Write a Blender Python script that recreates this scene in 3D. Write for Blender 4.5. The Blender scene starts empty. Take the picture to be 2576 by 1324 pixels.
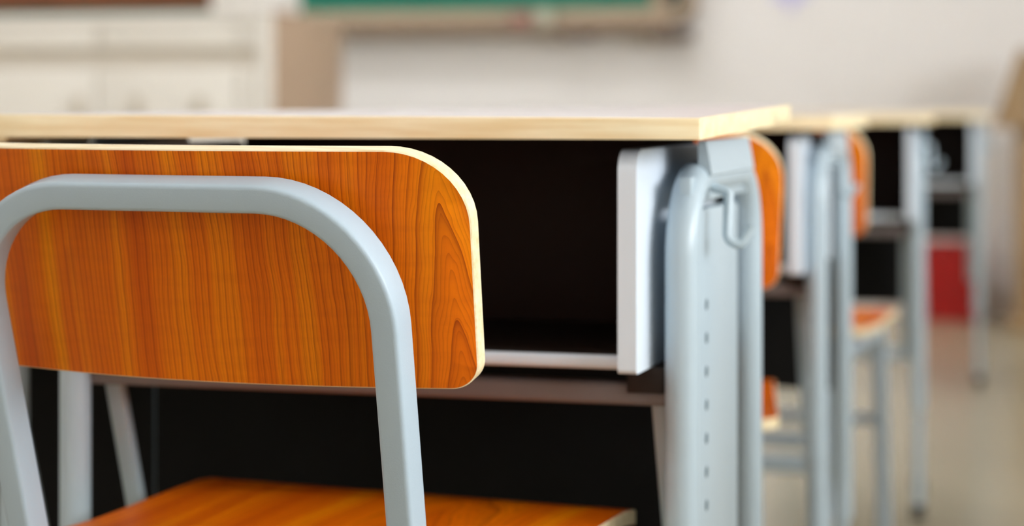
import bpy, bmesh, math, random
from mathutils import Vector, Matrix
random.seed(4)
S = bpy.context.scene
COL = S.collection
V = Vector

# ------------------------------------------------------------------ camera
F, CX, YH, W, H = 5500.0, 1288.0, 262.0, 2576.0, 1324.0
HC = 0.76                                   # eye height, just above the desk tops
TH = math.atan((2900 - CX) / F)             # camera turned to the left of the room's depth axis
ST, CT = math.sin(TH), math.cos(TH)
FWD, RGT = V((-ST, CT, 0)), V((CT, ST, 0))

def at(px, py, d):
    """world point seen at a photograph pixel, d metres in front of the camera"""
    p = FWD * d + RGT * ((px - CX) / F * d)
    return V((p.x, p.y, HC - (py - YH) / F * d))

cam = bpy.data.cameras.new('camera')
cam.sensor_width = 36.0
cam.lens = 36.0 * F / W
cam.shift_y = -(H / 2 - YH) / W
cam.clip_start, cam.clip_end = 0.05, 60
cam.dof.use_dof = True
cam.dof.focus_distance = 1.43
cam.dof.aperture_fstop = 3.9
co = bpy.data.objects.new('camera', cam)
COL.objects.link(co)
co.location = (0, 0, HC)
co.rotation_euler = (math.radians(90), 0, TH)
S.camera = co

# ------------------------------------------------------------------ materials
def lin(c):
    return tuple(((x / 255) / 12.92 if x / 255 <= 0.04045 else ((x / 255 + 0.055) / 1.055) ** 2.4) for x in c) + (1,)

def mat(name, rgb, rough=0.5, metal=0.0, coat=0.0, spec=0.5, bump=0.0, bscale=200, vary=0.0, vscale=6):
    m = bpy.data.materials.new(name)
    m.use_nodes = True
    nt = m.node_tree
    b = nt.nodes['Principled BSDF']
    b.inputs['Base Color'].default_value = rgb if len(rgb) == 4 else tuple(rgb) + (1,)
    b.inputs['Roughness'].default_value = rough
    b.inputs['Metallic'].default_value = metal
    b.inputs['Coat Weight'].default_value = coat
    b.inputs['Coat Roughness'].default_value = 0.2
    b.inputs['Specular IOR Level'].default_value = spec
    tc = nt.nodes.new('ShaderNodeTexCoord')
    if vary > 0:
        n = nt.nodes.new('ShaderNodeTexNoise')
        n.inputs['Scale'].default_value = vscale
        n.inputs['Detail'].default_value = 4
        nt.links.new(tc.outputs['Object'], n.inputs['Vector'])
        hs = nt.nodes.new('ShaderNodeMixRGB')
        c = b.inputs['Base Color'].default_value
        hs.inputs[1].default_value = (c[0] * (1 - vary), c[1] * (1 - vary), c[2] * (1 - vary), 1)
        hs.inputs[2].default_value = (min(1, c[0] * (1 + vary)), min(1, c[1] * (1 + vary)), min(1, c[2] * (1 + vary)), 1)
        nt.links.new(n.outputs['Fac'], hs.inputs[0])
        nt.links.new(hs.outputs[0], b.inputs['Base Color'])
    if bump > 0:
        n = nt.nodes.new('ShaderNodeTexNoise')
        n.inputs['Scale'].default_value = bscale
        n.inputs['Detail'].default_value = 3
        nt.links.new(tc.outputs['Object'], n.inputs['Vector'])
        bp = nt.nodes.new('ShaderNodeBump')
        bp.inputs['Strength'].default_value = bump
        bp.inputs['Distance'].default_value = 0.001
        nt.links.new(n.outputs['Fac'], bp.inputs['Height'])
        nt.links.new(bp.outputs['Normal'], b.inputs['Normal'])
    return m

class G:
    """tiny node-graph helper"""
    def __init__(s, nt): s.nt = nt
    def val(s, x, sock):
        if isinstance(x, (int, float)): sock.default_value = x
        else: s.nt.links.new(x, sock)
    def m(s, op, a, b=0.0, c=0.0):
        n = s.nt.nodes.new('ShaderNodeMath'); n.operation = op
        s.val(a, n.inputs[0]); s.val(b, n.inputs[1]); s.val(c, n.inputs[2])
        return n.outputs[0]
    def xyz(s, x, y, z):
        n = s.nt.nodes.new('ShaderNodeCombineXYZ')
        s.val(x, n.inputs[0]); s.val(y, n.inputs[1]); s.val(z, n.inputs[2])
        return n.outputs[0]
    def noise(s, vec, scale=1, detail=3, rough=0.5):
        n = s.nt.nodes.new('ShaderNodeTexNoise')
        s.nt.links.new(vec, n.inputs['Vector'])
        n.inputs['Scale'].default_value = scale
        n.inputs['Detail'].default_value = detail
        n.inputs['Roughness'].default_value = rough
        return n.outputs['Fac']
    def ramp(s, f, pts):
        n = s.nt.nodes.new('ShaderNodeValToRGB')
        e = n.color_ramp.elements
        while len(e) < len(pts): e.new(0.5)
        for q, (p, c) in zip(e, pts):
            q.position = p
            q.color = c if len(c) == 4 else tuple(c) + (1,)
        s.nt.links.new(f, n.inputs[0])
        return n.outputs[0]
    def mix(s, f, a, b, mode='MIX'):
        n = s.nt.nodes.new('ShaderNodeMixRGB'); n.blend_type = mode
        s.val(f, n.inputs[0])
        for x, k in ((a, 1), (b, 2)):
            if isinstance(x, tuple): n.inputs[k].default_value = x
            else: s.nt.links.new(x, n.inputs[k])
        return n.outputs[0]

def cherry(name, along, x0, gain=1.0):
    """orange cherry laminate: grain runs along one local axis ('Z' backrest, 'Y' seat), cathedral figure around x0"""
    m = bpy.data.materials.new(name); m.use_nodes = True
    nt = m.node_tree; b = nt.nodes['Principled BSDF']; g = G(nt)
    tc = nt.nodes.new('ShaderNodeTexCoord')
    sp = nt.nodes.new('ShaderNodeSeparateXYZ')
    nt.links.new(tc.outputs['Object'], sp.inputs[0])
    x, l = sp.outputs[0], sp.outputs[2 if along == 'Z' else 1]
    wob = g.noise(g.xyz(g.m('MULTIPLY', x, 9), 0.0, g.m('MULTIPLY', l, 5)), 1, 2)
    wob2 = g.noise(g.xyz(g.m('MULTIPLY', x, 60), 3.0, g.m('MULTIPLY', l, 22)), 1, 2)
    dx = g.m('ADD', g.m('SUBTRACT', x, x0), g.m('MULTIPLY', g.m('SUBTRACT', wob, 0.5), 0.020))
    rad = g.m('SQRT', g.m('ADD', g.m('MULTIPLY', dx, dx), 0.00001))
    fall = g.m('POWER', 2.718, g.m('MULTIPLY', g.m('MULTIPLY', dx, dx), -420.0))
    v = g.m('ADD', rad, g.m('MULTIPLY', g.m('MULTIPLY', g.m('SUBTRACT', l, 0.023), 0.17), fall))
    v = g.m('ADD', v, g.m('MULTIPLY', g.m('SUBTRACT', wob2, 0.5), 0.0025))
    # irregular ring spacing
    vv = g.m('ADD', g.m('ADD', g.m('MULTIPLY', v, 95.0), g.m('MULTIPLY', g.m('MAXIMUM', g.m('SUBTRACT', rad, 0.05), 0.0), 95.0)), g.m('MULTIPLY', g.noise(g.xyz(g.m('MULTIPLY', v, 26), 0.0, 0.0), 1, 2), 5.0))
    saw = g.m('FRACT', vv)
    line = g.m('POWER', saw, 11.0)                          # late wood: thin dark lines
    soft = g.m('POWER', saw, 1.6)
    vv2 = g.m('MULTIPLY', v, 420.0)
    fine = g.m('FRACT', g.m('ADD', vv2, g.m('MULTIPLY', wob2, 2.0)))
    band = g.noise(g.xyz(g.m('MULTIPLY', v, 34), 1.0, g.m('MULTIPLY', l, 1.2)), 1, 2)
    fib = g.noise(g.xyz(g.m('MULTIPLY', x, 1500), 5.0, g.m('MULTIPLY', l, 60)), 1, 2)
    rip = g.noise(g.xyz(g.m('MULTIPLY', x, 14), 8.0, g.m('MULTIPLY', l, 130)), 1, 2)   # faint cross figure
    a = g.ramp(band, [(0.32, lin((206, 88, 0))), (0.5, lin((230, 113, 0))), (0.66, lin((246, 146, 0)))])
    a = g.mix(g.m('MULTIPLY', soft, 0.26), a, lin((176, 68, 0)))
    a = g.mix(g.m('MULTIPLY', line, 0.80), a, lin((120, 34, 0)))
    a = g.mix(g.m('MULTIPLY', g.m('POWER', fine, 4.0), 0.42), a, lin((140, 52, 1)))
    a = g.mix(g.m('MULTIPLY', g.m('SUBTRACT', fib, 0.35), 0.30), a, lin((150, 60, 1)))
    a = g.mix(g.m('MULTIPLY', g.m('SUBTRACT', rip, 0.45), 0.45), a, lin((160, 66, 1)))
    if gain != 1.0:
        a = g.mix(1.0, a, (gain, gain, gain, 1), 'MULTIPLY')
    nt.links.new(a, b.inputs['Base Color'])
    b.inputs['Roughness'].default_value = 0.42
    b.inputs['Specular IOR Level'].default_value = 0.18
    b.inputs['Coat Weight'].default_value = 0.03
    b.inputs['Coat Roughness'].default_value = 0.16
    return m

def pale_wood(name, c1, c2, axis=0, stretch=40, rough=0.5):
    m = bpy.data.materials.new(name); m.use_nodes = True
    nt = m.node_tree; b = nt.nodes['Principled BSDF']; g = G(nt)
    tc = nt.nodes.new('ShaderNodeTexCoord')
    mp = nt.nodes.new('ShaderNodeMapping')
    nt.links.new(tc.outputs['Object'], mp.inputs[0])
    sc = [stretch * 8] * 3; sc[axis] = stretch * 0.35
    mp.inputs['Scale'].default_value = sc
    n = g.noise(mp.outputs[0], 1, 4, 0.6)
    mp2 = nt.nodes.new('ShaderNodeMapping')
    nt.links.new(tc.outputs['Object'], mp2.inputs[0])
    s2 = [90.0] * 3; s2[axis] = 9.0
    mp2.inputs['Scale'].default_value = s2
    n2 = g.noise(mp2.outputs[0], 1, 3)
    f = g.m('ADD', g.m('MULTIPLY', n, 0.55), g.m('MULTIPLY', n2, 0.45))
    nt.links.new(g.ramp(f, [(0.36, c1), (0.62, c2)]), b.inputs['Base Color'])
    b.inputs['Roughness'].default_value = rough
    return m

M = {}
M['cherry_back'] = cherry('cherry laminate of the backrest', 'Z', 0.187)
M['cherry_seat'] = cherry('cherry laminate of the seat', 'Y', 0.06)
M['ply'] = pale_wood('plywood edge', lin((226, 200, 150)), lin((246, 230, 194)), 0, 30, 0.5)
M['top'] = mat('desk laminate', lin((200, 186, 184)), 0.40, vary=0.04, vscale=18)
M['edge'] = pale_wood('desk edge band', lin((236, 208, 156)), lin((252, 237, 200)), 0, 30, 0.42)
M['steel'] = mat('pale grey painted steel', lin((176, 191, 200)), 0.30, spec=0.5, bump=0.05, bscale=700)
M['frame'] = mat('light grey chair paint', lin((174, 190, 202)), 0.42, spec=0.5, bump=0.10, bscale=900)
M['plastic'] = mat('white tray plastic', lin((222, 231, 241)), 0.42)
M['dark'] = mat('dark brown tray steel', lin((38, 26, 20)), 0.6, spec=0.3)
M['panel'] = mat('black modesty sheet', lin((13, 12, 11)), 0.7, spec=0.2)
M['bar'] = mat('dull painted crossbar', lin((118, 108, 106)), 0.5)
M['hole'] = mat('dark hole', lin((104, 116, 124)), 0.9, spec=0.1)
M['rubber'] = mat('dark grey rubber', lin((58, 58, 56)), 0.7)
M['wall'] = mat('matt beige wall paint', lin((234, 230, 227)), 0.8, spec=0.2, vary=0.02, vscale=2, bump=0.1, bscale=120)
M['ceil'] = mat('white ceiling paint', lin((236, 234, 230)), 0.85, spec=0.2)
M['green'] = mat('green writing surface', lin((22, 104, 84)), 0.6, spec=0.3, vary=0.08, vscale=4)
M['greend'] = mat('dark green backing', lin((24, 56, 50)), 0.6)
M['alu'] = mat('champagne aluminium', lin((160, 140, 117)), 0.45, metal=0.2)
M['traym'] = mat('brownish tray metal', lin((126, 104, 86)), 0.5)
M['brown'] = pale_wood('reddish brown wood', lin((112, 58, 34)), lin((140, 80, 48)), 0, 6, 0.5)
M['cream'] = mat('cream cabinet enamel', lin((240, 235, 227)), 0.5, vary=0.015)
M['creamd'] = mat('greyish recess enamel', lin((206, 197, 183)), 0.6)
M['tan'] = mat('tan laminate side', lin((178, 152, 128)), 0.55, vary=0.03)
M['white'] = mat('white plastic case', lin((246, 242, 238)), 0.4)
M['oak'] = pale_wood('tan lectern wood', lin((142, 114, 80)), lin((168, 140, 102)), 2, 8, 0.5)
M['red'] = mat('red plastic', lin((156, 0, 0)), 0.4)
M['eraser'] = mat('red felt', lin((158, 116, 104)), 0.9)
M['alud'] = mat('dull bronze bracket and corner shade', lin((104, 88, 76)), 0.5)
M['carton'] = mat('greyish carton', lin((186, 182, 162)), 0.8)
M['lilac'] = mat('pale lilac paper', lin((206, 202, 232)), 0.8)
M['wframe'] = mat('white window frame', lin((235, 236, 236)), 0.4)
def floor_mat():
    m = bpy.data.materials.new('polished beige floor tiles'); m.use_nodes = True
    nt = m.node_tree; b = nt.nodes['Principled BSDF']; g = G(nt)
    tc = nt.nodes.new('ShaderNodeTexCoord')
    br = nt.nodes.new('ShaderNodeTexBrick')
    br.offset = 0.0
    br.inputs['Scale'].default_value = 1.0
    br.inputs['Brick Width'].default_value = 0.8
    br.inputs['Row Height'].default_value = 0.8
    br.inputs['Mortar Size'].default_value = 0.003
    br.inputs['Color1'].default_value = lin((174, 163, 138))
    br.inputs['Color2'].default_value = lin((170, 159, 133))
    br.inputs['Mortar'].default_value = lin((146, 134, 112))
    nt.links.new(tc.outputs['Object'], br.inputs['Vector'])
    n = g.noise(tc.outputs['Object'], 5, 5)
    a = g.mix(g.m('MULTIPLY', n, 0.18), br.outputs['Color'], lin((150, 138, 116)))
    nt.links.new(a, b.inputs['Base Color'])
    b.inputs['Roughness'].default_value = 0.22
    b.inputs['Specular IOR Level'].default_value = 0.5
    return m
M['floor'] = floor_mat()
def emit(name, rgb, s):
    m = bpy.data.materials.new(name); m.use_nodes = True
    b = m.node_tree.nodes['Principled BSDF']
    b.inputs['Base Color'].default_value = (0.9, 0.9, 0.9, 1)
    b.inputs['Emission Color'].default_value = rgb
    b.inputs['Emission Strength'].default_value = s
    return m
M['tube'] = emit('lit fluorescent tube', (0.95, 0.97, 1.0, 1), 50.0)

# ------------------------------------------------------------------ mesh helpers
def link(name, bm, mats, parent=None, smooth=True, angle=35):
    me = bpy.data.meshes.new(name)
    bmesh.ops.recalc_face_normals(bm, faces=bm.faces)
    for f in bm.faces: f.smooth = smooth
    if smooth:
        for e in bm.edges:
            if len(e.link_faces) == 2 and e.calc_face_angle(0) > math.radians(angle): e.smooth = False
    bm.to_mesh(me); bm.free()
    for m in (mats if isinstance(mats, (list, tuple)) else [mats]): me.materials.append(M[m])
    o = bpy.data.objects.new(name, me)
    COL.objects.link(o)
    if parent: o.parent = parent
    return o

def thing(name, label, cat, loc=(0, 0, 0), rz=0.0, group=None):
    o = bpy.data.objects.new(name, None)
    o.empty_display_size = 0.1
    COL.objects.link(o)
    o.location = loc; o.rotation_euler = (0, 0, rz)
    o['label'] = label; o['category'] = cat
    if group: o['group'] = group
    return o

def tag(o, label, cat, group=None):
    o['label'] = label; o['category'] = cat
    if group: o['group'] = group
    return o

def struct(o):
    o['kind'] = 'structure'
    return o

def box(bm, lo, hi, bevel=0.0, seg=2, mi=0):
    lo, hi = V(lo), V(hi)
    r = bmesh.ops.create_cube(bm, size=1)
    vs = r['verts']
    for v in vs:
        v.co = V(((lo[i] + hi[i]) / 2 + v.co[i] * (hi[i] - lo[i])) for i in range(3))
    fs = list({f for v in vs for f in v.link_faces})
    for f in fs: f.material_index = mi
    if bevel > 0:
        es = list({e for v in vs for e in v.link_edges})
        bmesh.ops.bevel(bm, geom=es, offset=bevel, segments=seg, profile=0.5, affect='EDGES')

def boxobj(name, lo, hi, m, parent=None, bevel=0.0, seg=2):
    bm = bmesh.new(); box(bm, lo, hi, bevel, seg)
    return link(name, bm, m, parent)

def fillet(pts, rad, n=10):
    pts = [V(p) for p in pts]
    out = [pts[0]]
    for i in range(1, len(pts) - 1):
        r = rad[i - 1] if isinstance(rad, (list, tuple)) else rad
        a, b, c = pts[i - 1], pts[i], pts[i + 1]
        u, w = (a - b).normalized(), (c - b).normalized()
        ang = u.angle(w)
        t = r / math.tan(ang / 2)
        t = min(t, (a - b).length * 0.98, (c - b).length * 0.98)
        r = t * math.tan(ang / 2)
        cen = b + (u + w).normalized() * (r / math.sin(ang / 2))
        p0, p1 = b + u * t, b + w * t
        v0, v1 = p0 - cen, p1 - cen
        tot = v0.angle(v1)
        ax = v0.cross(v1)
        if ax.length < 1e-9:
            out.append(b); continue
        ax.normalize()
        for k in range(n + 1):
            out.append(cen + Matrix.Rotation(tot * k / n, 3, ax) @ v0)
    out.append(pts[-1])
    return out

def rrect(w, h, r, n=4):
    o = []
    for cx, cy, a0 in ((w / 2 - r, h / 2 - r, 0), (-w / 2 + r, h / 2 - r, 90), (-w / 2 + r, -h / 2 + r, 180), (w / 2 - r, -h / 2 + r, 270)):
        for k in range(n + 1):
            a = math.radians(a0 + 90 * k / n)
            o.append((cx + r * math.cos(a), cy + r * math.sin(a)))
    return o

def circ(r, n=20):
    return [(r * math.cos(2 * math.pi * k / n), r * math.sin(2 * math.pi * k / n)) for k in range(n)]

def sweep(bm, path, sec, ref, mi=0):
    """sweep a 2-D section (first axis along ref) along a 3-D path, with end caps"""
    path = [V(p) for p in path]
    rings = []
    nrm = V(ref).normalized()
    for i, p in enumerate(path):
        t = (path[min(i + 1, len(path) - 1)] - path[max(i - 1, 0)]).normalized()
        nrm = (nrm - t * nrm.dot(t)).normalized()
        bn = t.cross(nrm)
        rings.append([bm.verts.new(p + nrm * a + bn * b) for a, b in sec])
    k = len(sec)
    for i in range(len(rings) - 1):
        for j in range(k):
            f = bm.faces.new((rings[i][j], rings[i][(j + 1) % k], rings[i + 1][(j + 1) % k], rings[i + 1][j]))
            f.material_index = mi
    for rg in (rings[0], rings[-1]):
        f = bm.faces.new(rg); f.material_index = mi

def tubeobj(name, path, sec, ref, m, parent=None):
    bm = bmesh.new(); sweep(bm, path, sec, ref)
    return link(name, bm, m, parent)

def outline(x0, x1, y0, y1, rs, n=12):
    """rounded rectangle with four corner radii: (x1,y1) (x0,y1) (x0,y0) (x1,y0)"""
    o = []
    for (cx, cy, a0, r) in ((x1, y1, 0, rs[0]), (x0, y1, 90, rs[1]), (x0, y0, 180, rs[2]), (x1, y0, 270, rs[3])):
        sx = -1 if a0 in (0, 270) else 1
        sy = -1 if a0 in (0, 90) else 1
        for k in range(n + 1):
            a = math.radians(a0 + 90 * k / n)
            o.append((cx + sx * r + r * math.cos(a), cy + sy * r + r * math.sin(a)))
    # refine the long edges so a curved board stays smooth
    q = []
    for i, p in enumerate(o):
        nx = o[(i + 1) % len(o)]
        d = math.hypot(nx[0] - p[0], nx[1] - p[1])
        k = max(1, int(d / 0.02))
        for j in range(k):
            q.append((p[0] + (nx[0] - p[0]) * j / k, p[1] + (nx[1] - p[1]) * j / k))
    return q

def board(bm, ol, t, fn, ch=0.0009):
    """curved plywood board: outline ol in (u, v), thickness t, fn(u, v, w) -> point. faces slot 0, edges slot 1"""
    cx = sum(p[0] for p in ol) / len(ol); cy = sum(p[1] for p in ol) / len(ol)
    def shrink(d):
        o = []
        n = len(ol)
        for i in range(n):
            a, b = ol[i - 1], ol[(i + 1) % n]
            tx, ty = b[0] - a[0], b[1] - a[1]
            L = math.hypot(tx, ty)
            o.append((ol[i][0] - ty / L * d, ol[i][1] + tx / L * d))
        return o
    inn = shrink(ch)
    def ring(pts, w, s=1.0):
        return [bm.verts.new(fn(cx + (p[0] - cx) * s, cy + (p[1] - cy) * s, w)) for p in pts]
    def strip(A, B, mi):
        n = len(A)
        for i in range(n):
            f = bm.faces.new((A[i], A[(i + 1) % n], B[(i + 1) % n], B[i])); f.material_index = mi
    caps = []
    for w in (0.0, t):
        prev = ring(inn, w)
        first = prev
        for s in (0.9, 0.75, 0.6, 0.45, 0.3, 0.15):
            cur = ring(inn, w, s); strip(prev, cur, 0); prev = cur
        c = bm.verts.new(fn(cx, cy, w))
        for i in range(len(prev)):
            f = bm.faces.new((prev[i], prev[(i + 1) % len(prev)], c)); f.material_index = 0
        caps.append(first)
    A, B = ring(ol, ch), ring(ol, t - ch)
    strip(caps[0], A, 1); strip(A, B, 1); strip(B, caps[1], 1)

def dup(root, loc, rz, label):
    r = root.copy(); COL.objects.link(r)
    r.location = loc; r.rotation_euler = (0, 0, rz)
    r['label'] = label
    for ch in list(root.children):
        c = ch.copy(); COL.objects.link(c); c.parent = r
        for gch in list(ch.children):
            d = gch.copy(); COL.objects.link(d); d.parent = c
    return r

# ------------------------------------------------------------------ the room
RX0, RX1, RY0, RY1, RZ = -6.2, 4.0, -3.2, 8.03, 3.2
struct(boxobj('floor', (RX0 - .2, RY0 - .2, -.1), (RX1 + .2, RY1 + .2, 0), 'floor'))
struct(boxobj('ceiling', (RX0 - .2, RY0 - .2, RZ), (RX1 + .2, RY1 + .2, RZ + .1), 'ceil'))
struct(boxobj('wall_front', (RX0 - .2, RY1, 0), (RX1 + .2, RY1 + .2, RZ), 'wall'))
struct(boxobj('wall_back', (RX0 - .2, RY0 - .2, 0), (RX1 + .2, RY0, RZ), 'wall'))
struct(boxobj('wall_left', (RX0 - .2, RY0, 0), (RX0, RY1, RZ), 'wall'))
bm = bmesh.new()
WINS = [(-2.6, -0.6), (0.0, 2.0), (2.6, 4.6), (5.2, 7.2)]
ZS, ZT = 1.30, 2.95
box(bm, (RX1, RY0, 0), (RX1 + .2, RY1, ZS)); box(bm, (RX1, RY0, ZT), (RX1 + .2, RY1, RZ))
ed = [RY0] + [y for w in WINS for y in w] + [RY1]
for i in range(0, len(ed), 2): box(bm, (RX1, ed[i], ZS), (RX1 + .2, ed[i + 1], ZT))
struct(link('wall_right', bm, 'wall', smooth=False))
for k, (a, b) in enumerate(WINS):
    bm = bmesh.new()
    for (p, q) in (((a, ZS), (b, ZS + .05)), ((a, ZT - .05), (b, ZT)), ((a, ZS), (a + .05, ZT)), ((b - .05, ZS), (b, ZT)), (((a + b) / 2 - .025, ZS), ((a + b) / 2 + .025, ZT))):
        box(bm, (RX1 + .08, p[0], p[1]), (RX1 + .13, q[0], q[1]))
    struct(link('window_%d' % (k + 1), bm, 'wframe', smooth=False))

# ------------------------------------------------------------------ student chair
BETA = math.radians(14.0)
TB, SB, CB = math.tan(BETA), math.sin(BETA), math.cos(BETA)
ZSEAT = 0.435
FW = 0.315                      # spacing of the two uprights of the back frame
ZBAR = 0.7065                   # top of the back frame
def back_pt(x, s, n):           # point in the reclined plane; s runs up the slope from seat height, n out of it to the front
    return V((x, -s * SB + n * CB, ZSEAT + s * CB + n * SB))

def make_chair(label, group):
    t = thing('school_chair', label, 'chair', group=group)
    tw, td = 0.020, 0.025
    s_top = (ZBAR - ZSEAT) / CB - tw / 2
    sp = 0.0175
    hw = FW / 2
    pts = [V((-hw + 0.012, -0.085, 0.012)), back_pt(-hw + 0.006, -0.02, td / 2), back_pt(-hw - 0.0045, s_top, td / 2),
           back_pt(hw + 0.0045, s_top, td / 2), back_pt(hw - 0.006, -0.02, td / 2), V((hw - 0.012, -0.085, 0.012))]
    path = fillet(pts, [0.05, 0.082, 0.086, 0.05], 16)
    tubeobj('back_frame', path, rrect(td, tw, 0.0035, 4), (0, 1, 0), 'frame', t)
    # backrest: cradles the sitter, so both ends bend forward
    R = 0.52
    s0, s1 = s_top - 0.140, s_top + 0.0272
    ol = outline(-0.219, 0.199, s0, s1, (0.052, 0.052, 0.018, 0.018))
    smid = (s0 + s1) / 2
    def fn(u, v, w):
        u = u * (1 + 0.22 * (v - smid))
        return back_pt(u, v, td + 0.0005 + w) + V((0, (u * u) / (2 * R), 0)) - back_pt(0, smid, 0)
    bm = bmesh.new(); board(bm, ol, 0.0125, fn)
    b = link('backrest', bm, ['cherry_back', 'ply'], t)
    b.location = back_pt(0, smid, 0)
    # seat
    ol = outline(-0.196, 0.196, -0.005, 0.372, (0.03, 0.03, 0.05, 0.05))
    def fs(u, v, w):
        dip = -0.006 * math.exp(-((v - 0.15) / 0.11) ** 2) - (0.010 * ((v - 0.32) / 0.05) ** 2 if v > 0.32 else 0)
        return V((u, v, ZSEAT - 0.012 + dip + w))
    bm = bmesh.new(); board(bm, ol, 0.012, fs)
    link('seat', bm, ['cherry_seat', 'ply'], t)
    # seat rails, front legs, stretchers
    for sx in (-1, 1):
        x = sx * (hw + 0.010)
        path = fillet([V((x, 0.012, ZSEAT - 0.033)), V((x, 0.335, ZSEAT - 0.033)), V((x + sx * 0.008, 0.350, 0.012))], 0.04, 10)
        tubeobj('leg', path, rrect(0.022, 0.020, 0.004, 3), (1, 0, 0), 'frame', t)
        for y in (-0.085, 0.350):
            bm = bmesh.new()
            xx = sx * (hw - 0.012) if y < 0 else x + sx * .008
            box(bm, (xx - .014, y - .015, 0), (xx + .014, y + .015, .022), .003)
            link('foot_cap', bm, 'rubber', t)
    for y, z, w in ((-0.037, 0.275, hw - .017), (0.346, 0.255, hw + .006)):
        tubeobj('stretcher', [V((-w, y, z)), V((w, y, z))], rrect(0.018, 0.018, 0.004, 3), (0, 0, 1), 'frame', t)
    for y in (0.06, 0.29):
        tubeobj('seat_support', [V((-hw - .006, y, ZSEAT - 0.026)), V((hw + .006, y, ZSEAT - 0.026))], rrect(0.014, 0.02, 0.003, 3), (0, 0, 1), 'frame', t)
    return t

def chair_pose(px, py, d, a):
    """place a chair so that the rear outer corner of its right upright is seen at px,py at depth d; a = turn from the camera axis"""
    p = at(px, py, d)
    s = (p.z - ZSEAT) / CB
    rz = TH - a
    loc = back_pt(FW / 2 + 0.010, s, 0.0)
    q = Matrix.Rotation(rz, 3, 'Z') @ V((loc.x, loc.y, 0))
    return V((p.x - q.x, p.y - q.y, 0)), rz

chair = make_chair('large orange plywood chair in the foreground, seen from behind, with light grey tube frame', 'orange school chairs along the desk row')
chair.location, rz = chair_pose(979, 702, 1.41, math.radians(22.5))
chair.rotation_euler = (0, 0, rz)
CH = [chair]
loc, rz = chair_pose(1892, 540, 2.20, math.radians(6))
CH.append(dup(chair, loc, rz, 'orange plywood chair just behind the foremost desk, its back right of the bag hook'))
loc, rz = chair_pose(2108, 460, 3.12, math.radians(18))
CH.append(dup(chair, loc, rz, 'farthest orange chair, half hidden behind the second desk leg'))

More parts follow.
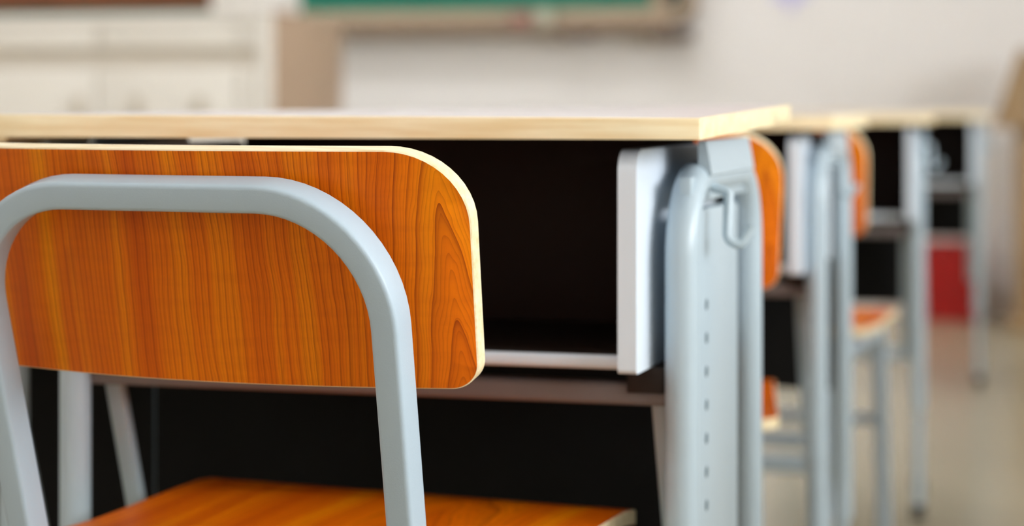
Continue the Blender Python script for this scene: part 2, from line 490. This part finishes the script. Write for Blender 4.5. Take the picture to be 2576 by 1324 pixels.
# ------------------------------------------------------------------ school desk
# local axes: origin on the floor under the front right corner of the top; x to the left is negative, y to the back
DW, DD = 0.60, 0.42
def make_desk(name, label, loc, rz, ztop, zpanel, tops=None, thick=(0.018,) * 4, colend=0.268, tray=0.0, rail=True, pr=-.013, group='grey framed desks of the row'):
    """tops: height offsets of the corners front-right, front-left, rear-left, rear-right"""
    t = thing('school_desk', label, 'desk', (loc[0], loc[1], 0), rz, group)
    tops = tops or (0, 0, 0, 0)
    cs = [(0, 0), (-DW, 0), (-DW, DD), (0, DD)]
    # tabletop: slightly warped slab with wooden edge band
    bm = bmesh.new()
    N = 12
    grid = {}
    for lv in (0, 1):
        for i in range(N + 1):
            for j in range(N + 1):
                u, v = i / N, j / N
                wts = ((1 - u) * (1 - v), u * (1 - v), u * v, (1 - u) * v)
                z = sum(w * (tops[k] - (thick[k] if lv == 0 else 0)) for k, w in enumerate(wts))
                grid[lv, i, j] = bm.verts.new((-DW * u, DD * v, ztop + z))
    for lv in (0, 1):
        for i in range(N):
            for j in range(N):
                f = bm.faces.new([grid[lv, a, b] for a, b in ((i, j), (i + 1, j), (i + 1, j + 1), (i, j + 1))])
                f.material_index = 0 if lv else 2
    side = []
    for i in range(N):
        side += [((i, 0), (i + 1, 0)), ((i, N), (i + 1, N)), ((0, i), (0, i + 1)), ((N, i), (N, i + 1))]
    for a, b in side:
        f = bm.faces.new((grid[0, a[0], a[1]], grid[0, b[0], b[1]], grid[1, b[0], b[1]], grid[1, a[0], a[1]]))
        f.material_index = 1
    bmesh.ops.recalc_face_normals(bm, faces=bm.faces)
    es = [e for e in bm.edges if len(e.link_faces) == 2 and e.calc_face_angle(0) > 1.0 and max(v.co.z for v in e.verts) > ztop - .008]
    bmesh.ops.bevel(bm, geom=es, offset=0.0013, segments=2, profile=0.5, affect='EDGES', material=1)
    link('tabletop', bm, ['top', 'edge', 'dark'], t, angle=50)
    zb = ztop - 0.018
    XR, XL = -0.027, -0.545
    YF, YR = 0.062, 0.346
    zc = ztop - 0.048
    for sx, X in ((1, XR), (-1, XL)):
        path = fillet([V((X, YF, 0.20)), V((X, YF, zc)), V((X, YR, zc)), V((X, YR, 0.20))], 0.062, 12)
        tubeobj('side_frame', path, circ(0.0132, 20), (1, 0, 0), 'steel', t)
        # height column between the tubes, with a row of adjusting holes
        bm = bmesh.new()
        box(bm, (X - 0.006, YF + 0.006 if sx > 0 else YF - .006, 0.215), (X + 0.006, colend if sx > 0 else YF + .006, ztop - 0.073), 0.004, 2)
        c = link('height_column', bm, 'steel', t)
        bm = bmesh.new()
        for k in range(12):
            z = ztop - 0.150 - 0.0268 * k
            for fx in ((-1, 1) if sx > 0 and colend > .15 else ()):
                r = bmesh.ops.create_cone(bm, cap_ends=True, segments=14, radius1=0.0045, radius2=0.0045, depth=0.0006)
                bmesh.ops.transform(bm, matrix=Matrix.Translation((X + fx * 0.0062, 0.128, z)) @ Matrix.Rotation(math.pi / 2, 4, 'Y'), verts=r['verts'])
        if len(bm.verts): link('adjusting_hole', bm, 'hole', c)
        else: bm.free()
        # pressed web under the arch
        bm = bmesh.new()
        box(bm, (X - .004, YF + .006, ztop - 0.067), (X + .006, YR - .006, ztop - 0.046), .002)
        link('arch_web', bm, 'steel', t)
        # bracket to the top
        bm = bmesh.new()
        prof = [(0.004, -.0185), (0.010, -.0185), (0.0125, -.030), (0.0150, -.0455), (0.0135, -.047), (0.004, -.0475)]
        e0 = [bm.verts.new((X + sx * a, 0.105, ztop + b)) for a, b in prof]
        e1 = [bm.verts.new((X + sx * a, 0.296, ztop + b)) for a, b in prof]
        bm.faces.new(e0); bm.faces.new(e1)
        for q in range(6): bm.faces.new((e0[q], e0[(q + 1) % 6], e1[(q + 1) % 6], e1[q]))
        link('mounting_bracket', bm, 'steel', t)
        for y in (YF, YR):
            tubeobj('leg', [V((X, y, 0.018)), V((X, y, 0.24))], circ(0.0092, 16), (1, 0, 0), 'steel', t)
            bm = bmesh.new()
            sweep(bm, [V((X, y, 0)), V((X, y, .012)), V((X, y, .026))], circ(0.0125, 16), (1, 0, 0))
            link('foot_cap', bm, 'rubber', t)
        # diagonal brace inside the frame
        xi = X - sx * 0.022
        bm = bmesh.new()
        sweep(bm, [V((xi, YF + 0.03, ztop - 0.225)), V((xi, YF + 0.115, ztop - 0.46))], rrect(0.016, 0.012, .003, 3), (1, 0, 0))
        link('brace', bm, 'steel', t)
    # bag hook
    x = XR + 0.022
    path = fillet([V((x - .012, 0.130, ztop - 0.056)), V((x + .002, 0.130, ztop - 0.060)), V((x + .002, 0.121, ztop - 0.098)), V((x + .012, 0.124, ztop - 0.102)), V((x + .021, 0.128, ztop - 0.087))], [.004, .008, .005], 8)
    tubeobj('bag_hook', path, circ(0.0040, 12), (0, 1, 0), 'steel', t)
    # book tray
    zt, zf = ztop - 0.024, ztop - 0.190
    for sx, x0, x1 in ((1, -0.0655 + tray, -0.0510 + tray), (-1, -0.5162, -0.5016)):
        bm = bmesh.new()
        o = outline(0.010, 0.324, ztop - 0.1935, zt, (0.018, 0.018, 0.004, 0.004), 8)
        A = [bm.verts.new((x0, p[0], p[1])) for p in o]; B = [bm.verts.new((x1, p[0], p[1])) for p in o]
        n = len(o)
        bm.faces.new(A); bm.faces.new(B)
        for i in range(n): bm.faces.new((A[i], A[(i + 1) % n], B[(i + 1) % n], B[i]))
        link('tray_side', bm, 'plastic', t)
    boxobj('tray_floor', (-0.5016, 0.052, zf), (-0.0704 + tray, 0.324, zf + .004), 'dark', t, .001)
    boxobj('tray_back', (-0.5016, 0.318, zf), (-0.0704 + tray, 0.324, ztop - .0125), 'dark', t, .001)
    bm = bmesh.new()
    sweep(bm, [V((-0.5016, 0.048, zf + .001)), V((-0.0724 + tray, 0.048, zf + .001))], rrect(0.011, 0.009, .004, 4), (0, 0, 1))
    link('tray_lip', bm, 'plastic', t)
    boxobj('tray_bracket', (-0.0704 + tray, .06, ztop - .214), (-0.041, .30, ztop - .1936), 'dark', t, .001)
    boxobj('tray_bracket', (-0.531, .06, ztop - .214), (-0.5016, .30, ztop - .1936), 'dark', t, .001)
    tubeobj('crossbar', [V((XL, 0.075, ztop - 0.2155)), V((XR, 0.075, ztop - 0.2155))], rrect(0.0185, 0.020, .005, 4), (0, 0, 1), 'bar', t)
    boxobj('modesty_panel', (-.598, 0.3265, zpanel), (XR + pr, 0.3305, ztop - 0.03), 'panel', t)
    if rail: tubeobj('foot_rail', [V((XL, YR, 0.270)), V((XR, YR, 0.270))], rrect(0.024, 0.018, .004, 3), (0, 0, 1), 'steel', t)
    return t

P1 = at(1762, 297, 1.62)
make_desk('d', 'nearest desk with pale wooden edge band, standing in front of the foreground chair', P1, 0, P1.z, 0.33,
          (0, 0.002, 0.0035, 0.0095), (0.0162, 0.0185, 0.0170, 0.0165))
PN = Matrix.Rotation(0, 3, 'Z') @ V((P1.x - 0.603, P1.y + 0.05, 0))
make_desk('d', 'desk standing left of the nearest one, cut off by the left edge of the picture', PN, 0, P1.z - .004, 0.33, colend=.07, pr=.005)
P2 = at(2096, 290, 2.62)
make_desk('d', 'second desk of the row, just beyond the nearest one', P2, math.radians(1.5), P2.z, 0.375, colend=0.11, tray=.010)
P3 = at(2348, 287, 3.94)
make_desk('d', 'third desk of the row, in front of the red bin', P3, math.radians(5.8), P3.z, 0.37, tray=.018)
P4 = at(2488, 284, 5.84)
make_desk('d', 'farthest desk, beside the wooden lectern by the front wall', P4, math.radians(4.2), P4.z, 0.385, tray=.018, rail=False)
for k in range(6):  # unseen row, added so its shade falls on the lower legs
    make_desk('d', 'unseen desk across the aisle, added to shade the lower desk legs', V((1.02, -0.55 + 1.05 * k, 0)), 0, .75, .37, group='added shading desks across the aisle')

# ------------------------------------------------------------------ chalkboard on the front wall
def wall_pt(px, py, Y=None):
    Y = RY1 if Y is None else Y
    k = (px - CX) / F
    d = Y / (CT + k * ST)
    return at(px, py, d)
zin = wall_pt(1600, 22, RY1 - .05).z
zlo = wall_pt(1640, 82, RY1 - .08).z
xr_out = wall_pt(1752, 50, RY1 - .05).x
xr_in = wall_pt(1722, 20, RY1 - .04).x
xs1 = wall_pt(1684, 10, RY1 - .03).x
xs0 = wall_pt(1641, 10, RY1 - .03).x
XBL = xr_out - 4.2
cb = thing('chalkboard', 'wide green sliding chalkboard with champagne coloured metal frame on the front wall', 'chalkboard', ((xr_out + XBL) / 2, RY1, 0))
def P(o, name, lo, hi, m, bevel=0.0):
    q = o.location
    return boxobj(name, V(lo) - V((q.x, q.y, 0)), V(hi) - V((q.x, q.y, 0)), m, o, bevel)
P(cb, 'backing_board', (XBL + .03, RY1 - .03, zin - .03), (xr_in, RY1, 2.35), 'greend')
P(cb, 'sliding_panel', (XBL + .06, RY1 - .045, zin), (xs0, RY1 - .03, 2.30), 'green')
P(cb, 'panel_stile', (xs0, RY1 - .05, zin - .02), (xs1, RY1 - .03, 2.32), 'alu', .004)
# outer frame: U with rounded lower corners
bm = bmesh.new()
hw = (xr_out - xr_in) / 2
hz = 0.050
path = fillet([V((XBL, 0, 2.4)), V((XBL, 0, zlo + hz)), V((xr_out - hw, 0, zlo + hz)), V((xr_out - hw, 0, 2.4)), V((XBL, 0, 2.4))][:4], 0.07, 10)
sweep(bm, [p - V((cb.location.x, 0.045, 0)) for p in path], rrect(0.09, 2 * hw, .012, 4), (0, 1, 0))
link('outer_frame', bm, 'alu', cb)
P(cb, 'top_rail', (XBL, RY1 - .09, 2.36), (xr_out, RY1, 2.42), 'alu', .008)
P(cb, 'bottom_rail', (XBL + .06, RY1 - .085, zlo + .03), (xr_out - .08, RY1 - .0, zin), 'alu', .01)
P(cb, 'chalk_tray', (XBL + .06, RY1 - .125, zlo + .002), (xr_out - .10, RY1 - .04, zlo + .026), 'traym', .006)
pb = wall_pt(1445, 85, RY1 - .12)
P(cb, 'tray_bracket', (pb.x - .05, RY1 - .14, zlo - .02), (pb.x + .05, RY1, zlo + .01), 'alud', .006)
pe = wall_pt(1690, 85, RY1 - .12)
P(cb, 'tray_bracket', (pe.x - .07, RY1 - .14, zlo - .03), (pe.x + .06, RY1, zlo + .01), 'alud', .006)  # dark block standing in for the shadow under the frame's right end
zr = wall_pt(200, 14, RY1 - .10).z
P(cb, 'wooden_rail', (XBL + .06, RY1 - .10, zr), (wall_pt(600, 10, RY1 - .10).x, RY1 - .05, zr + .16), 'brown', .006)['label'] = 'reddish brown wooden rail at the left of the board'
# things on the tray
pr = wall_pt(1308, 40, RY1 - .12)
er = thing('chalkboard_eraser', 'small red felt eraser on the chalkboard tray', 'eraser', (pr.x, RY1 - .1085, zlo + .0275))
boxobj('felt_pad', (-.04, -.015, 0), (.04, .018, .03), 'eraser', er, .006)
boxobj('grip', (-.042, -.0155, .03), (.042, .019, .055), 'eraser', er, .008)
pr = wall_pt(1368, 40, RY1 - .12)
cbx = thing('chalk_box', 'small pale chalk box on the tray right of the red eraser', 'box', (pr.x, RY1 - .1085, zlo + .0275))
boxobj('carton', (-.03, -.015, 0), (.03, .018, .05), 'carton', cbx, .002)
boxobj('lid', (-.032, -.0155, .045), (.032, .019, .062), 'carton', cbx, .002)
pl = wall_pt(1990, 12)
bm = bmesh.new()
o = [(math.sin(a) * r, math.cos(a) * r) for k in range(10) for a, r in [(math.pi / 5 * k + math.pi, 0.085 if k % 2 == 0 else 0.05)]]
A = [bm.verts.new((p[0], -.006, p[1])) for p in o]; B = [bm.verts.new((p[0], 0, p[1])) for p in o]
bm.faces.new(A); bm.faces.new(B)
for i in range(10): bm.faces.new((A[i], A[(i + 1) % 10], B[(i + 1) % 10], B[i]))
st = tag(link('hanging_ornament', bm, 'lilac', smooth=False), 'pale lilac paper ornament on the wall right of the chalkboard', 'decoration')
st.location = (pl.x, RY1, pl.z + 0.05)

# ------------------------------------------------------------------ teacher's console at the left
pc = at(684, 30, 6.6)
CXR, CY, CZ = pc.x, pc.y, pc.z
CD = 0.60
CWD = 1.9
cc = thing('teacher_console', "long cream teacher's console cabinet with tan side in front of the chalkboard", 'cabinet', (CXR - CWD / 2, CY, 0))
def Q(px, py): # height on the console's front plane
    k = (px - CX) / F
    return at(px, py, CY / (CT + k * ST))
P(cc, 'carcass', (CXR - CWD, CY + .012, 0.05), (CXR - .004, CY + CD, CZ - .03), 'creamd', .004)
P(cc, 'side_panel', (CXR - .02, CY + .0145, 0.0), (CXR, CY + CD, CZ), 'tan', .002)
P(cc, 'countertop', (CXR - CWD - .01, CY - .01, CZ - .03), (CXR - .021, CY + CD, CZ), 'cream', .004)
P(cc, 'corner_post', (CXR - .045, CY - .006, 0), (CXR - .001, CY + .014, CZ), 'cream', .004)
z1 = Q(400, 122).z; z2 = Q(400, 168).z
P(cc, 'plinth', (CXR - CWD, CY + .03, 0), (CXR - .05, CY + .06, .05), 'rubber')
xs = [Q(p, 200).x for p in (600, 242, -120)]
xa = [CXR - .05] + xs
for i in range(len(xa) - 1):
    dr = P(cc, 'drawer', (xa[i + 1] + .004, CY - .004, z1), (xa[i] - .004, CY + .012, CZ - .034), 'cream', .003)
for i in range(len(xa) - 1):
    d = P(cc, 'door', (xa[i + 1] + .004, CY - .004, .06), (xa[i] - .004, CY + .012, z2), 'cream', .003)
    if i == 0: continue
    hp = [Q(510, 258), Q(205, 258)][i - 1] if i < 3 else None
    hb = bmesh.new()
    box(hb, V((hp.x - .014, CY - .026, hp.z - .05)) - V((cc.location.x, cc.location.y, 0)), V((hp.x + .014, CY - .004, hp.z + .02)) - V((cc.location.x, cc.location.y, 0)), .004)
    link('handle', hb, 'creamd', d)
hp = Q(350, 258)
hb = bmesh.new()
box(hb, V((hp.x - .014, CY - .026, hp.z - .05)) - V((cc.location.x, cc.location.y, 0)), V((hp.x + .014, CY - .004, hp.z + .02)) - V((cc.location.x, cc.location.y, 0)), .004)
link('handle', hb, 'creamd', d)
# white case on the console
pa, pb2 = at(522, 30, 6.66), at(676, 30, 6.62)
wb = thing('computer_case', 'white box-shaped case standing on the right end of the cream console', 'computer', ((pa.x + pb2.x) / 2, CY + .12, CZ))
w2 = (pb2.x - pa.x) / 2
boxobj('casing', (-w2, -.10, .006), (w2, .16, .36), 'white', wb, .008)
boxobj('front_panel', (-w2 + .006, -.108, .012), (w2 - .006, -.099, .352), 'white', wb, .004)
for sx in (-1, 1):
    boxobj('foot', (sx * (w2 - .03) - .012, -.08, 0), (sx * (w2 - .03) + .012, .14, .007), 'rubber', wb)

# ------------------------------------------------------------------ lectern and bin at the right
pl = at(2552, 700, 7.3)
lec = thing('lectern', 'tan wooden lectern with steep book board against the front wall at right', 'lectern', (pl.x, pl.y, 0))
k7 = 7.55 / F
def L(px, py):   # local x, z on the lectern's front plane
    k = (px - CX) / F
    q = at(px, py, pl.y / (CT + k * ST))
    return q.x - pl.x, q.z
zl = L(2552, 312)[1]
boxobj('body', (0, 0, .04), (.50, .34, zl), 'oak', lec, .006)
boxobj('base', (-.02, -.02, 0), (.52, .36, .05), 'oak', lec, .006)
a, b = L(2503, 305), L(2566, 120)
bm = bmesh.new()
dx, dz = b[0] - a[0], b[1] - a[1]
Ln = math.hypot(dx, dz)
n = V((dz / Ln, 0, -dx / Ln))
e = V((dx / Ln, 0, dz / Ln))
A0 = V((a[0], 0, a[1]))
pr = [A0, A0 + e * Ln, A0 + e * Ln + n * .05, A0 + n * .11]
fr = [bm.verts.new(p + V((0, -.02, 0))) for p in pr]; bk = [bm.verts.new(p + V((0, .36, 0))) for p in pr]
bm.faces.new(fr); bm.faces.new(bk)
for i in range(4): bm.faces.new((fr[i], fr[(i + 1) % 4], bk[(i + 1) % 4], bk[i]))
link('book_board', bm, 'oak', lec, smooth=False)
boxobj('ledge', (a[0] - .006, -.03, zl - .012), (.52, .36, zl + .016), 'oak', lec, .004)

pb = at(2392, 800, 7.62)
bn = thing('waste_bin', 'square red plastic waste bin on the floor by the front wall', 'bin', (pb.x, pb.y + .10, 0))
bm = bmesh.new()
def tap(bm, z0, z1, h0, h1):
    vs = []
    for z, h in ((z0, h0), (z1, h1)):
        vs.append([bm.verts.new((p[0], p[1], z)) for p in rrect(2 * h, 2 * h, .02, 4)])
    m = len(vs[0])
    bm.faces.new(vs[0])
    for i in range(m): bm.faces.new((vs[0][i], vs[0][(i + 1) % m], vs[1][(i + 1) % m], vs[1][i]))
    return vs
hb = 142 / 2 * 7.7 / F
vs = tap(bm, 0.0, .262, hb * .92, hb)
inn = [bm.verts.new((p[0], p[1], .262)) for p in rrect(2 * hb - .008, 2 * hb - .008, .018, 4)]
bot = [bm.verts.new((p[0], p[1], .012)) for p in rrect(2 * hb * .92 - .008, 2 * hb * .92 - .008, .018, 4)]
m = len(inn)
for i in range(m):
    bm.faces.new((vs[1][i], vs[1][(i + 1) % m], inn[(i + 1) % m], inn[i]))
    bm.faces.new((inn[i], inn[(i + 1) % m], bot[(i + 1) % m], bot[i]))
bm.faces.new(bot)
link('bucket', bm, 'red', bn)
bm = bmesh.new()
ring = [V((p[0], p[1], .262)) for p in rrect(2 * hb, 2 * hb, .02, 5)]
sweep(bm, ring + [ring[0]], circ(.006, 10), (0, 0, 1))
link('rim', bm, 'red', bn)

# ------------------------------------------------------------------ ceiling lights
for i, (x, y) in enumerate([(-1.5, 0.2), (-4.2, 0.2), (-1.5, 5.0), (-4.2, 5.0), (-1.9, 6.5), (-3.2, 6.5), (-4.5, 6.5)]):  # unseen; extra fixtures towards the front added to brighten the front wall
    t = thing('ceiling_light', 'unseen twin tube fluorescent ceiling light', 'lamp', (x, y, RZ - .09), 0, 'fluorescent ceiling lights out of view')
    boxobj('housing', (-.62, -.10, .045), (.62, .10, .09), 'wframe', t, .006)
    for yy in (-.055, .055):
        tubeobj('lamp_tube', [V((-.58, yy, .02)), V((.58, yy, .02))], circ(.014, 12), (0, 0, 1), 'tube', t)

# ------------------------------------------------------------------ daylight
w = bpy.data.worlds.new('sky'); S.world = w; w.use_nodes = True
w.node_tree.nodes['Background'].inputs['Color'].default_value = (0.75, 0.87, 1.0, 1)
w.node_tree.nodes['Background'].inputs['Strength'].default_value = 1.0
for k, (a, b) in enumerate(WINS):
    l = bpy.data.lights.new('window_daylight', 'AREA')
    l.shape = 'RECTANGLE'
    l.size, l.size_y = ZT - ZS, b - a
    l.energy = [85, 195, 80, 4][k]
    l.color = (0.93, 0.97, 1.0)
    o = bpy.data.objects.new('window_daylight', l); COL.objects.link(o)
    o.location = (RX1 + .30, (a + b) / 2, (ZS + ZT) / 2)
    o.rotation_euler = (0, math.radians(90), 0)

S.view_settings.view_transform = 'Standard'
S.view_settings.look = 'None'
S.view_settings.gamma = 1.0
S.view_settings.use_curve_mapping = False
S.view_settings.exposure = 0.0
S.cycles.use_denoising = True
S.cycles.max_bounces = 10
S.cycles.diffuse_bounces = 6
S.cycles.caustics_reflective = False
S.cycles.caustics_refractive = False
